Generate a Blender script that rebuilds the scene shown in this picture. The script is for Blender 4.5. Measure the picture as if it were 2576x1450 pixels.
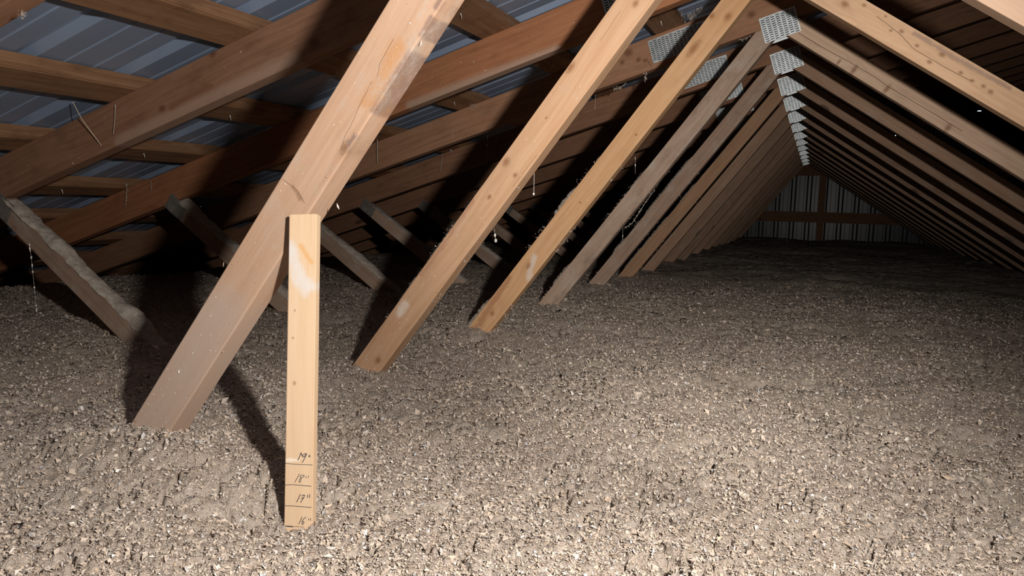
import bpy, bmesh, math, random
import numpy as np
from mathutils import Vector, Matrix

for o in list(bpy.data.objects): bpy.data.objects.remove(o)
SC = bpy.context.scene
COL = SC.collection
random.seed(7); RNG = np.random.default_rng(11)

# ------------------------------------------------------------------ camera, light, exposure
ZO = 0.81                                   # camera height above the ceiling boards (attic floor)
FPX = 1875.65                               # focal length in pixels of the 2576 px wide frame
YAW, PITCH, ROLL = 0.3830, 0.1152, 0.0248
_fw = Vector((-math.sin(YAW)*math.cos(PITCH), math.cos(YAW)*math.cos(PITCH), -math.sin(PITCH)))
_r0 = Vector((math.cos(YAW), math.sin(YAW), 0)); _u0 = _r0.cross(_fw)
_r = math.cos(ROLL)*_r0 + math.sin(ROLL)*_u0
_u = -math.sin(ROLL)*_r0 + math.cos(ROLL)*_u0
cam = bpy.data.cameras.new('camera'); camo = bpy.data.objects.new('camera', cam); COL.objects.link(camo)
cam.sensor_fit = 'HORIZONTAL'; cam.sensor_width = 36; cam.lens = FPX/2576*36; cam.clip_start = 0.02; cam.clip_end = 100
camo.matrix_world = Matrix(((_r.x, _u.x, -_fw.x, 0), (_r.y, _u.y, -_fw.y, 0), (_r.z, _u.z, -_fw.z, ZO), (0, 0, 0, 1)))
SC.camera = camo

world = bpy.data.worlds.new('sky'); SC.world = world; world.use_nodes = True
wn = world.node_tree.nodes; bg = wn['Background']
sky = wn.new('ShaderNodeTexSky'); sky.sky_type = 'NISHITA'; sky.sun_elevation = math.radians(40); sky.sun_rotation = math.radians(150); sky.sun_disc = False
world.node_tree.links.new(sky.outputs[0], bg.inputs[0]); bg.inputs[1].default_value = 0.35

# the head lamp of the person taking the picture
lamp = bpy.data.lights.new('head_lamp', 'SPOT'); lampo = bpy.data.objects.new('head_lamp', lamp); COL.objects.link(lampo)
lampo.location = (0.194, 0.114, 0.132+ZO)
lamp.energy = 84; lamp.spot_size = math.radians(170); lamp.spot_blend = 1.0; lamp.shadow_soft_size = 0.018
lamp.color = (1.0, 0.955, 0.91)
_aim = Vector((math.sin(math.radians(-39)), math.cos(math.radians(-39)), 0.0))
lampo.rotation_euler = _aim.to_track_quat('-Z', 'Y').to_euler()
beam = bpy.data.lights.new('head_lamp_beam', 'SPOT'); beamo = bpy.data.objects.new('head_lamp_beam', beam); COL.objects.link(beamo)   # the lamp's own far beam beside its flood
beamo.location = lampo.location; beam.energy = 88; beam.spot_size = math.radians(54); beam.spot_blend = 1.0; beam.shadow_soft_size = 0.018; beam.color = lamp.color
_aim = Vector((math.sin(math.radians(-15)), math.cos(math.radians(-15)), math.sin(math.radians(-5))))
beamo.rotation_euler = _aim.to_track_quat('-Z', 'Y').to_euler()

SC.view_settings.view_transform = 'Standard'; SC.view_settings.look = 'None'
SC.view_settings.gamma = 1; SC.view_settings.use_curve_mapping = False
SC.view_settings.exposure = 0.0

def ray(px, py):
    return _fw + _r*((px-1288)/FPX) - _u*((py-725)/FPX)
def at(px, py, Y):                           # the point on the upright plane at depth Y seen at a photo position
    d = ray(px, py); return d*(Y/d.y)

# ------------------------------------------------------------------ node helpers
class NB:
    def __init__(s, name):
        s.m = bpy.data.materials.new(name); s.m.use_nodes = True
        s.t = s.m.node_tree; s.n = s.t.nodes; s.b = s.n['Principled BSDF']
    def link(s, a, b): s.t.links.new(a, b)
    def put(s, sock, v):
        if hasattr(v, 'is_output'): s.link(v, sock)
        else: sock.default_value = v
    def math(s, op, a, b=0.0, c=None, clamp=False):
        n = s.n.new('ShaderNodeMath'); n.operation = op; n.use_clamp = clamp
        s.put(n.inputs[0], a); s.put(n.inputs[1], b)
        if c is not None: s.put(n.inputs[2], c)
        return n.outputs[0]
    def mix(s, f, a, b, mode='MIX'):
        n = s.n.new('ShaderNodeMix'); n.data_type = 'RGBA'; n.blend_type = mode
        s.put(n.inputs[0], f)
        for i, v in ((6, a), (7, b)):
            if isinstance(v, tuple): v = (*v, 1) if len(v) == 3 else v
            s.put(n.inputs[i], v)
        return n.outputs[2]
    def ramp(s, f, lo, hi):
        n = s.n.new('ShaderNodeMapRange'); n.interpolation_type = 'SMOOTHSTEP'
        s.put(n.inputs[0], f); n.inputs[1].default_value = lo; n.inputs[2].default_value = hi
        return n.outputs[0]
    def noise(s, vec, scale, detail=4, rough=0.6, dist=0.0):
        n = s.n.new('ShaderNodeTexNoise'); s.put(n.inputs['Vector'], vec)
        n.inputs['Scale'].default_value = scale; n.inputs['Detail'].default_value = detail
        n.inputs['Roughness'].default_value = rough; n.inputs['Distortion'].default_value = dist
        return n.outputs['Fac']
    def comb(s, x, y, z):
        n = s.n.new('ShaderNodeCombineXYZ')
        for i, v in enumerate((x, y, z)): s.put(n.inputs[i], v)
        return n.outputs[0]
    def sep(s, v):
        n = s.n.new('ShaderNodeSeparateXYZ'); s.put(n.inputs[0], v); return n.outputs
    def obj(s):
        return s.n.new('ShaderNodeTexCoord').outputs['Object']
    def rand(s):
        return s.n.new('ShaderNodeObjectInfo').outputs['Random']
    def bump(s, h, strength, dist=0.001):
        n = s.n.new('ShaderNodeBump'); n.inputs['Strength'].default_value = strength; n.inputs['Distance'].default_value = dist
        s.put(n.inputs['Height'], h); s.link(n.outputs[0], s.b.inputs['Normal'])
    def seg(s, x, z, a, b):                  # distance to a line segment in the board's face
        ax, az = a; dx, dz = b[0]-a[0], b[1]-a[1]; L2 = dx*dx+dz*dz+1e-12
        px = s.math('SUBTRACT', x, ax); pz = s.math('SUBTRACT', z, az)
        h = s.math('ADD', s.math('MULTIPLY', px, dx/L2), s.math('MULTIPLY', pz, dz/L2), clamp=True)
        ex = s.math('SUBTRACT', px, s.math('MULTIPLY', h, dx)); ez = s.math('SUBTRACT', pz, s.math('MULTIPLY', h, dz))
        return s.math('SQRT', s.math('ADD', s.math('MULTIPLY', ex, ex), s.math('MULTIPLY', ez, ez)))

def wood(name, light, dark, knots=(), cracks=(), stains=(), dust=0.25, auto_knots=True, mottle=0.35, dustcol=(0.42, 0.36, 0.30)):
    """board timber; local x runs along the grain.  knots: (x, z, rx, rz); cracks: polylines; stains: (polyline, width, colour)"""
    b = NB(name); P = b.obj(); x, y, z = b.sep(P); rnd = b.rand()
    off = b.math('MULTIPLY', rnd, 37.0)
    # grain bends round the knots
    zz = z
    for (kx, kz, rx, rz) in knots:
        ex = b.math('DIVIDE', b.math('SUBTRACT', x, kx), rx*2.6); ez = b.math('DIVIDE', b.math('SUBTRACT', z, kz), rz*2.2)
        g = b.math('POWER', 2.718, b.math('MULTIPLY', b.math('ADD', b.math('MULTIPLY', ex, ex), b.math('MULTIPLY', ez, ez)), -1.0))
        zz = b.math('ADD', zz, b.math('MULTIPLY', g, b.math('MULTIPLY', b.math('SUBTRACT', z, kz), -0.75)))
    wav = b.noise(b.comb(b.math('MULTIPLY', x, 1.1), off, b.math('MULTIPLY', z, 3.0)), 1.5, 2, 0.5)
    zw = b.math('ADD', zz, b.math('MULTIPLY', b.math('SUBTRACT', wav, 0.5), 0.05))
    gv = b.comb(b.math('ADD', b.math('MULTIPLY', x, 1.0), off), b.math('MULTIPLY', y, 16.0), b.math('MULTIPLY', zw, 22.0))
    g1 = b.noise(gv, 4.0, 5, 0.65)
    gv2 = b.comb(b.math('ADD', b.math('MULTIPLY', x, 2.0), off), b.math('MULTIPLY', y, 160.0), b.math('MULTIPLY', zw, 160.0))
    g2 = b.noise(gv2, 4.0, 3, 0.7)
    fac = b.math('ADD', b.math('MULTIPLY', b.ramp(g1, 0.32, 0.72), 0.75), b.math('MULTIPLY', b.ramp(g2, 0.3, 0.8), 0.25))
    col = b.mix(fac, light, dark)
    blot = b.noise(b.comb(b.math('ADD', b.math('MULTIPLY', x, 1.0), off), y, b.math('MULTIPLY', z, 2.2)), 9.0, 5, 0.65)
    col = b.mix(b.math('MULTIPLY', b.ramp(blot, 0.48, 0.75), mottle), col, tuple(c*0.55 for c in dark))
    tone = b.math('ADD', 0.86, b.math('MULTIPLY', rnd, 0.26))
    col = b.mix(1.0, col, b.comb(tone, tone, tone), 'MULTIPLY')
    if auto_knots:
        vv = b.n.new('ShaderNodeTexVoronoi'); vv.inputs['Scale'].default_value = 1.0
        b.put(vv.inputs['Vector'], b.comb(b.math('ADD', b.math('MULTIPLY', x, 4.5), off), b.math('MULTIPLY', y, 2.0), b.math('MULTIPLY', z, 11.0)))
        k = b.ramp(vv.outputs['Distance'], 0.17, 0.09)
        gate = b.ramp(b.sep(vv.outputs['Color'])[0], 0.50, 0.56)
        col = b.mix(b.math('MULTIPLY', k, b.math('MULTIPLY', gate, 0.75)), col, tuple(c*0.28 for c in dark))
    for (kx, kz, rx, rz) in knots:
        ex = b.math('DIVIDE', b.math('SUBTRACT', x, kx), rx); ez = b.math('DIVIDE', b.math('SUBTRACT', z, kz), rz)
        d = b.math('SQRT', b.math('ADD', b.math('MULTIPLY', ex, ex), b.math('MULTIPLY', ez, ez)))
        d = b.math('ADD', d, b.math('MULTIPLY', b.math('SUBTRACT', b.noise(P, 90, 2), 0.5), 0.5))
        halo = b.ramp(d, 2.2, 0.6); core = b.ramp(d, 1.1, 0.35); ring = b.ramp(b.math('ABSOLUTE', b.math('SUBTRACT', d, 1.0)), 0.22, 0.05)
        col = b.mix(b.math('MULTIPLY', halo, 0.35), col, tuple(c*0.70 for c in dark))
        col = b.mix(b.math('MULTIPLY', core, 0.75), col, (dark[0]*0.50, dark[1]*0.38, dark[2]*0.30))
        col = b.mix(b.math('MULTIPLY', ring, 0.35), col, tuple(c*0.4 for c in dark))
    for pts, w, sc, *nz in stains:
        nz = nz[0] if nz else 2.6
        d = None
        for a, c in zip(pts[:-1], pts[1:]):
            s_ = b.seg(x, z, a, c); d = s_ if d is None else b.math('MINIMUM', d, s_)
        d = b.math('ADD', d, b.math('MULTIPLY', b.math('SUBTRACT', b.noise(b.comb(b.math('MULTIPLY', x, 1.0), y, b.math('MULTIPLY', z, 2.2)), 45, 4, 0.7), 0.5), w*nz))
        col = b.mix(b.math('MULTIPLY', b.ramp(d, w*1.35, w*0.15), 0.72), col, sc)
    hgt = b.math('ADD', b.math('MULTIPLY', g2, 0.5), b.math('MULTIPLY', g1, 0.5))
    wob = b.math('MULTIPLY', b.math('SUBTRACT', b.noise(b.comb(b.math('MULTIPLY', x, 30.0), 0.0, 0.0), 1.0, 3, 0.6), 0.5), 0.0035)
    for pts, w in cracks:
        d = None; zc = b.math('ADD', z, wob)
        for a, c in zip(pts[:-1], pts[1:]):
            s_ = b.seg(x, zc, a, c); d = s_ if d is None else b.math('MINIMUM', d, s_)
        m = b.ramp(d, w*1.2, w*0.3)
        col = b.mix(b.math('MULTIPLY', m, 0.8), col, tuple(c*0.16 for c in dark))
        hgt = b.math('SUBTRACT', hgt, b.math('MULTIPLY', m, 2.0))
    # grey fibre dust that settled in patches
    dn = b.noise(b.comb(b.math('ADD', b.math('MULTIPLY', x, 0.6), off), y, z), 14.0, 6, 0.72)
    fine = b.noise(P, 220.0, 3, 0.8)
    dm = b.math('MULTIPLY', b.ramp(b.math('ADD', dn, b.math('MULTIPLY', b.math('SUBTRACT', fine, 0.5), 0.25)), 0.62-dust*0.35, 0.85-dust*0.25), min(1.0, dust*2.2))
    col = b.mix(dm, col, dustcol)
    b.link(col, b.b.inputs['Base Color']); b.b.inputs['Roughness'].default_value = 0.78
    b.b.inputs['Specular IOR Level'].default_value = 0.25
    b.bump(hgt, 0.35, 0.0012)
    return b.m

def plain(name, col, rough=0.8, metal=0.0, noise_scale=0, noise_amt=0.0):
    b = NB(name)
    if noise_scale:
        n = b.noise(b.obj(), noise_scale, 4, 0.6)
        c = b.mix(b.ramp(n, 0.3, 0.7), tuple(v*(1-noise_amt) for v in col), tuple(min(1, v*(1+noise_amt)) for v in col))
        b.link(c, b.b.inputs['Base Color'])
    else: b.b.inputs['Base Color'].default_value = (*col, 1)
    b.b.inputs['Roughness'].default_value = rough; b.b.inputs['Metallic'].default_value = metal
    b.b.inputs['Specular IOR Level'].default_value = 0.3
    return b.m

def vcol_mat(name, rough=0.95):
    b = NB(name); a = b.n.new('ShaderNodeAttribute'); a.attribute_name = 'tint'
    b.link(a.outputs['Color'], b.b.inputs['Base Color']); b.b.inputs['Roughness'].default_value = rough
    b.b.inputs['Specular IOR Level'].default_value = 0.15
    return b.m

# ------------------------------------------------------------------ object helpers
def link(o, parent=None):
    COL.objects.link(o)
    if parent: o.parent = parent
    return o
def tag(o, label=None, cat=None, group=None, kind=None):
    if label: o['label'] = label
    if cat: o['category'] = cat
    if group: o['group'] = group
    if kind: o['kind'] = kind
    return o
def empty(name, loc=(0, 0, 0)):
    o = bpy.data.objects.new(name, None); o.location = loc; o.empty_display_size = 0.1; return link(o)
def mesh_obj(name, bm, mat, parent=None, smooth=False):
    me = bpy.data.meshes.new(name); bm.to_mesh(me); bm.free()
    if mat: me.materials.append(mat)
    if smooth: me.polygons.foreach_set('use_smooth', [True]*len(me.polygons))
    return link(bpy.data.objects.new(name, me), parent)
def np_mesh(name, V, Fq, mat, parent=None, smooth=True, tint=None):
    me = bpy.data.meshes.new(name); V = np.ascontiguousarray(V, np.float32); Fq = np.ascontiguousarray(Fq, np.int32)
    k = Fq.shape[1]
    me.vertices.add(len(V)); me.vertices.foreach_set('co', V.ravel())
    me.loops.add(Fq.size); me.loops.foreach_set('vertex_index', Fq.ravel())
    me.polygons.add(len(Fq)); me.polygons.foreach_set('loop_start', np.arange(0, Fq.size, k, dtype=np.int32))
    me.polygons.foreach_set('use_smooth', np.full(len(Fq), smooth))
    if tint is not None:
        a = me.attributes.new('tint', 'FLOAT_COLOR', 'POINT')
        c = np.ones((len(V), 4), np.float32); c[:, :3] = tint; a.data.foreach_set('color', c.ravel())
    me.update(calc_edges=True); me.validate()
    if mat: me.materials.append(mat)
    return link(bpy.data.objects.new(name, me), parent)
def bm_box(bm, lo, hi):
    vs = [bm.verts.new((x, y, z)) for x in (lo[0], hi[0]) for y in (lo[1], hi[1]) for z in (lo[2], hi[2])]
    for f in ((0, 1, 3, 2), (4, 6, 7, 5), (0, 4, 5, 1), (2, 3, 7, 6), (0, 2, 6, 4), (1, 5, 7, 3)): bm.faces.new([vs[i] for i in f])
def board_poly(name, poly, t, ang, mat, parent=None, y=0.0, bevel=0.002):
    """a sawn board: outline in the truss plane (x, z), thickness t along y; its own local x axis runs along the grain"""
    cx = sum(q[0] for q in poly)/len(poly); cz = sum(q[1] for q in poly)/len(poly)
    c, s = math.cos(ang), math.sin(ang); bm = bmesh.new(); loops = []
    for yy in (0, t):
        loops.append([bm.verts.new(((px-cx)*c+(pz-cz)*s, yy, -(px-cx)*s+(pz-cz)*c)) for px, pz in poly])
    n = len(poly); bm.faces.new(loops[0]); bm.faces.new(loops[1][::-1])
    for i in range(n): bm.faces.new((loops[0][i], loops[1][i], loops[1][(i+1) % n], loops[0][(i+1) % n]))
    bmesh.ops.recalc_face_normals(bm, faces=bm.faces)
    if bevel: bmesh.ops.bevel(bm, geom=list(bm.edges), offset=bevel, segments=2, affect='EDGES', profile=0.6)
    o = mesh_obj(name, bm, mat, parent); o.location = (cx, y, cz+ZO if not parent else cz); o.rotation_euler = (0, -ang, 0)
    o['_c'] = (cx, cz, ang)
    return o
def to_local(c, px, py, Y):
    q = at(px, py, Y); cx, cz, ang = c; dx, dz = q.x-cx, q.z-cz
    return (dx*math.cos(ang)+dz*math.sin(ang), -dx*math.sin(ang)+dz*math.cos(ang))

# ------------------------------------------------------------------ the attic's measurements (camera at x = y = z = 0)
S = 0.6096; Y1 = 0.7811; T = 0.040
MC, CZ0 = 0.3186, 0.7725-0.3186*0.064       # top edge of the rafter chord: z = CZ0 + MC x
CW = 0.108; XR = 2.0; XE = -4.35            # chord depth, ridge, eave
def ztop(x): return CZ0+MC*x if x <= XR else CZ0+MC*(2*XR-x)
kb = CW*math.hypot(1, MC)
def zbot(x): return ztop(x)-kb
def yT(k): return Y1+(k-1)*S
YG, YF = 10.45, -2.0                         # gable walls
FLOORZ = -ZO

# ------------------------------------------------------------------ materials
PINE_L, PINE_D = (0.42, 0.268, 0.178), (0.30, 0.175, 0.108)
M_web = wood('aged_pine_web', PINE_L, PINE_D, dust=0.33)
M_web_far = wood('aged_pine_web_dusty', (0.44, 0.30, 0.215), (0.32, 0.20, 0.135), dust=0.42)
M_chord = wood('brown_fir_chord', (0.29, 0.150, 0.085), (0.19, 0.09, 0.05), dust=0.12, mottle=0.5)
M_purlin = wood('rough_purlin', (0.30, 0.165, 0.085), (0.18, 0.085, 0.042), dust=0.12, mottle=0.6)
M_galv = NB('galvanised_steel')
_n = M_galv.noise(M_galv.obj(), 60, 3, 0.5)
M_galv.link(M_galv.mix(M_galv.ramp(_n, 0.3, 0.7), (0.50, 0.54, 0.55), (0.68, 0.72, 0.72)), M_galv.b.inputs['Base Color'])
M_galv.b.inputs['Metallic'].default_value = 0.75; M_galv.b.inputs['Roughness'].default_value = 0.40
M_galv = M_galv.m
M_dustplate = plain('dusty_steel_plate', (0.17, 0.15, 0.13), 0.9, 0.1, 40, 0.25)
M_slot = plain('punched_slot_dark', (0.03, 0.032, 0.035), 0.7)
M_roof = NB('blue_grey_steel_sheet')
_n = M_roof.noise(M_roof.obj(), 3.0, 5, 0.6)
M_roof.link(M_roof.mix(M_roof.ramp(_n, 0.3, 0.75), (0.255, 0.325, 0.45), (0.325, 0.40, 0.53)), M_roof.b.inputs['Base Color'])
M_roof.b.inputs['Metallic'].default_value = 0.25; M_roof.b.inputs['Roughness'].default_value = 0.45
M_roof = M_roof.m
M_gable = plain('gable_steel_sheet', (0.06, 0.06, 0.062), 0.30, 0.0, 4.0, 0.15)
M_board = plain('ceiling_board', (0.45, 0.42, 0.38), 0.9)
M_ply = plain('dark_eave_board', (0.20, 0.13, 0.08), 0.9, 0, 6, 0.2)

# ------------------------------------------------------------------ the setting: floor, roof skin, gable walls
bm = bmesh.new(); bm_box(bm, (XE-0.15, YF-0.05, FLOORZ+ZO-0.02), (2*XR-XE+0.15, YG+0.05, FLOORZ+ZO))
tag(mesh_obj('floor', bm, M_board), 'flat ceiling boards hidden under the loose insulation', kind='structure')

RIB = 0.238; RIB0 = 1.127                   # ribs of the roof sheet along the building
def rib_profile(c0, n, RIB=0.238, w=0.026):                     # (run, height) points of n major ribs with two small beads between
    pts = []
    for i in range(n):
        c = c0+i*RIB
        pts += [(c-w, 0), (c-w*0.4, 0.019), (c+w*0.4, 0.019), (c+w, 0)]
        for m in (RIB*0.37, RIB*0.68): pts += [(c+m-0.0045, 0), (c+m-0.0015, 0.003), (c+m+0.0015, 0.003), (c+m+0.0045, 0)]
    return pts
def skin(x, dz=0.0): return ztop(x)+0.040*math.hypot(1, MC)+dz+ZO

ceil_ = empty('ceiling'); tag(ceil_, 'blue grey ribbed steel roof sheets on purlins', kind='structure')
NP = 4
c0 = RIB0-RIB*13; first = None
for side in (0, 1):
    xs = [XE-0.25, XR] if side == 0 else [XR, 2*XR-XE+0.25]
    i = 0
    while c0+i*NP*RIB < YG:
        a = c0+i*NP*RIB; prof = [(a-0.026-RIB*0.20, 0)]+rib_profile(a, NP)
        prof.append((a+NP*RIB-0.026-RIB*0.20+0.004, 0))
        prof = [(min(r, YG+0.04), h) for r, h in prof]
        bm = bmesh.new(); rows = []
        for x in xs:
            rows.append([bm.verts.new((x, r, skin(x, h+0.001*(i % 2)))) for r, h in prof])
        for j in range(len(prof)-1):
            bm.faces.new((rows[0][j], rows[0][j+1], rows[1][j+1], rows[1][j]))
        bmesh.ops.remove_doubles(bm, verts=bm.verts, dist=1e-5)
        mesh_obj('roof_sheet', bm, M_roof, ceil_); i += 1
bm = bmesh.new()                            # folded ridge cap
v = [[bm.verts.new((x, y, z+ZO)) for x, z in ((XR-0.2, ztop(XR-0.2)+0.068), (XR, ztop(XR)+0.075), (XR+0.2, ztop(XR+0.2)+0.068))] for y in (YF-0.1, YG+0.04)]
for j in range(2): bm.faces.new((v[0][j], v[0][j+1], v[1][j+1], v[1][j]))
mesh_obj('ridge_cap', bm, M_roof, ceil_)

HOLES = ((1.695, 1.733, 1.204, 1.213), (0.840, 0.851, 0.928, 0.936))    # chinks where daylight shows through the far wall
def gable(name, Y, label, out, holes=()):
    root = empty(name); tag(root, label, kind='structure')
    rb = 0.19; a = -0.10-rb*24; i = 0; n = 5
    while a+i*n*rb < 2*XR-XE+0.2:
        s0 = a+i*n*rb; prof = [(s0-0.03-rb*0.2, 0)]+rib_profile(s0, n, rb, 0.034)+[(s0+n*rb-0.03-rb*0.2+0.006, 0)]
        ext = list(prof)
        for p, q in zip(prof[:-1], prof[1:]):
            for h in holes:
                for xx in h[:2]:
                    if p[0] < xx < q[0]: ext.append((xx, p[1]+(q[1]-p[1])*(xx-p[0])/(q[0]-p[0])))
        prof = sorted(ext); bm = bmesh.new()
        def col(r, h, zs): return [bm.verts.new((r, Y+out*h, z+ZO)) for z in zs]
        for (r0, h0), (r1, h1) in zip(prof[:-1], prof[1:]):
            r0 = min(max(r0, XE-0.2), 2*XR-XE+0.2); r1 = min(max(r1, XE-0.2), 2*XR-XE+0.2)
            if r1-r0 < 1e-5: continue
            hs = [h for h in holes if h[0]-1e-6 <= r0 and r1 <= h[1]+1e-6]
            A = col(r0, h0, [-ZO]+([hs[0][2], hs[0][3]] if hs else [])+[ztop(r0)+0.058]); B = col(r1, h1, [-ZO]+([hs[0][2], hs[0][3]] if hs else [])+[ztop(r1)+0.058])
            for m in range(len(A)-1):
                if hs and m == 1: continue
                bm.faces.new((A[m], B[m], B[m+1], A[m+1]))
        bmesh.ops.remove_doubles(bm, verts=bm.verts, dist=1e-6)
        mesh_obj('wall_sheet', bm, M_gable, root); i += 1
    return root
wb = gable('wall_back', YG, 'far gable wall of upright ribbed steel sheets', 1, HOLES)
for z0, z1 in ((-0.170, -0.035), (-0.80, -0.66), (0.43, 0.56)):
    x0 = max(XE, (z1+0.03-CZ0)/MC); x1 = 2*XR-x0
    bm = bmesh.new(); bm_box(bm, (x0+0.1, YG-0.045, z0+ZO), (x1-0.1, YG-0.004, z1+ZO)); mesh_obj('girt', bm, M_chord, wb)
for xc in (0.055, 2.0, 3.9, -1.7):
    bm = bmesh.new(); bm_box(bm, (xc-0.042, YG-0.088, 0), (xc+0.042, YG-0.047, zbot(xc)+ZO-0.01)); mesh_obj('stud', bm, M_chord, wb)
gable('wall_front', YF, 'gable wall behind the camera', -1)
for nm, x in (('wall_left', XE-0.15), ('wall_right', 2*XR-XE+0.15)):
    bm = bmesh.new(); bm_box(bm, (x-0.02, YF, 0), (x+0.02, YG, ztop(x)+0.05+ZO))
    tag(mesh_obj(nm, bm, M_ply), 'low eave board closing the attic', kind='structure')

# ------------------------------------------------------------------ purlins
ORD = ['first', 'second', 'third', 'fourth', 'fifth', 'sixth', 'seventh', 'eighth', 'ninth', 'tenth', 'eleventh', 'twelfth', 'thirteenth', 'fourteenth', 'fifteenth', 'sixteenth', 'seventeenth', 'eighteenth', 'nineteenth', 'twentieth']
sl = math.atan(MC)
M_screw = plain('screw_tip_steel', (0.6, 0.58, 0.55), 0.5, 0.4)
px_list = [-0.548+0.372*i for i in range(-10, 7)]
screw_me = None
for n_, xl in enumerate(px_list):
    L = YG-YF-0.14; bm = bmesh.new(); bm_box(bm, (-L/2, -0.049, 0.0), (L/2, 0.049, 0.038))
    bmesh.ops.bevel(bm, geom=list(bm.edges), offset=0.003, segments=2, affect='EDGES')
    cx = xl+0.049*math.cos(sl); zc = ztop(cx)+0.0005
    o = mesh_obj('roof_purlin', bm, M_purlin)
    # local x along the building, local y up the slope
    o.matrix_world = Matrix(((0, math.cos(sl), -math.sin(sl), cx), (-1, 0, 0, (YG+YF)/2), (0, math.sin(sl), math.cos(sl), zc+ZO), (0, 0, 0, 1))) 
    tag(o, 'flat wooden roof purlin, %s one up from the left eave' % ORD[n_], 'purlin', 'purlins under the steel roof')
    if -2.5 < xl < 0:
        for q in range(8):
            yy = RIB0-0.07+RIB*(2*q+random.choice((-1, 0, 1)))
            if not 0.7 < yy < 4: continue
            if screw_me is None:
                b2 = bmesh.new(); bmesh.ops.create_cone(b2, segments=6, radius1=0.0022, radius2=0.0006, depth=0.016, cap_ends=True)
                bmesh.ops.rotate(b2, verts=b2.verts, cent=(0, 0, 0), matrix=Matrix.Rotation(math.pi, 3, 'X'))
                screw_me = bpy.data.meshes.new('screw_tip'); b2.to_mesh(screw_me); b2.free(); screw_me.materials.append(M_screw)
            s_ = link(bpy.data.objects.new('screw_tip', screw_me), o)
            s_.location = ((YG+YF)/2-yy, random.uniform(-0.015, 0.015), -0.007)

# ------------------------------------------------------------------ trusses
MW, XW, WW = 1.3058, -0.5783, 0.0612
MR, XRR = -0.6632, 0.709
MS, XS, WS = -0.6716, -2.1156, 0.0547
def isect(m1, c1, m2, c2): x = (c2-c1)/(m1-m2); return (x, m1*x+c1)
KB = CZ0-kb                                  # chord underside: z = KB + MC x
wC = -MW*XW; wU = wC+WW*math.hypot(1, MW)
rK = -MR*XRR; rU = rK+WW*math.hypot(1, MR)
sU = -MS*XS; sK = sU-WS*math.hypot(1, MS)
JX, JZ = isect(MW, wC, MR, rK)
ZB = -0.725                                   # top of the bottom chord
g = 0.0006                                    # saw gap
web_poly = [((ZB-wC)/MW, ZB), (JX-g, JZ), (JX-g, KB+MC*JX-g), isect(MW, wU, MC, KB-g), ((ZB-wU)/MW, ZB)]
rw_poly = [((ZB-rK)/MR, ZB), ((ZB-rU)/MR, ZB), isect(MR, rU, MC, KB-g), (JX+g, KB+MC*JX-g), (JX+g, JZ)]
sfoot = -1.20
s_poly = [isect(MS, sU, MC, KB-g), isect(MS, sK, MC, KB-g), ((ZB-sK)/MS-0.02, ZB), ((ZB-sU)/MS, ZB)]
ch_poly = [(XE, CZ0+MC*XE), (XE, KB+MC*XE), (XR-g, KB+MC*XR), (XR-g, CZ0+MC*XR)]
def mir(poly): return [(2*XR-x, z) for x, z in poly][::-1]
bc_poly = [(XE+0.02, FLOORZ+0.001), (2*XR-XE-0.02, FLOORZ+0.001), (2*XR-XE-0.02, ZB-0.001), (XE+0.02, ZB-0.001)]

def plate_mesh(name, w, h, slots=True):
    bm = bmesh.new(); bm_box(bm, (-w/2, -0.0012, -h/2), (w/2, 0, h/2)); me = bpy.data.meshes.new(name); bm.to_mesh(me); bm.free()
    me.materials.append(M_galv); tm = None
    if slots:
        bm = bmesh.new(); pc, pr_ = 0.0137, 0.0068
        nc = int((w-0.004)/pc); nr = int((h-0.004)/pr_)
        for i in range(nc):
            for j in range(nr):
                if random.random() < 0.02: continue
                x = -w/2+0.002+(i+0.5)*(w-0.004)/nc; z = -h/2+0.003+(j+(0.5 if i % 2 else 0.15))*(h-0.006)/nr
                if z+0.003 > h/2: continue
                n0 = len(bm.faces); vs = [bm.verts.new((x+a, -0.0014, z+c)) for a, c in ((-0.0055, -0.0012), (0.0055, -0.0012), (0.0055, 0.0012), (-0.0055, 0.0012))]
                f = bm.faces.new(vs); f.material_index = 1
                bm_box(bm, (x-0.0055, -0.0027, z+0.0012), (x+0.0055, -0.0012, z+0.0021))
        tm = bpy.data.meshes.new('punched_teeth'); bm.to_mesh(tm); bm.free(); tm.materials.append(M_galv); tm.materials.append(M_slot)
    return me, tm
_pm = plate_mesh('web_plate', 0.085, 0.060); _pm[0].materials[0] = M_dustplate
PL = {'joint': plate_mesh('connector_plate', 0.112, 0.082), 'splice': plate_mesh('splice_plate', 0.20, 0.079), 'heel': _pm}
def add_plate(truss, kind, cx, cz, ang, back=True, teeth=True):
    for s in ((0, 1) if back else (0,)):
        o = link(bpy.data.objects.new('connector_plate', PL[kind][0]), truss)
        o.location = (cx, -0.0002 if s == 0 else T+0.0002, cz); o.rotation_euler = (0, -ang, math.pi if s else 0)
        if s: o.rotation_euler = (0, ang, math.pi)
        if teeth and (s == 0):
            t_ = link(bpy.data.objects.new('punched_teeth', PL[kind][1]), o); tag(t_, kind='stuff')

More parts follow.
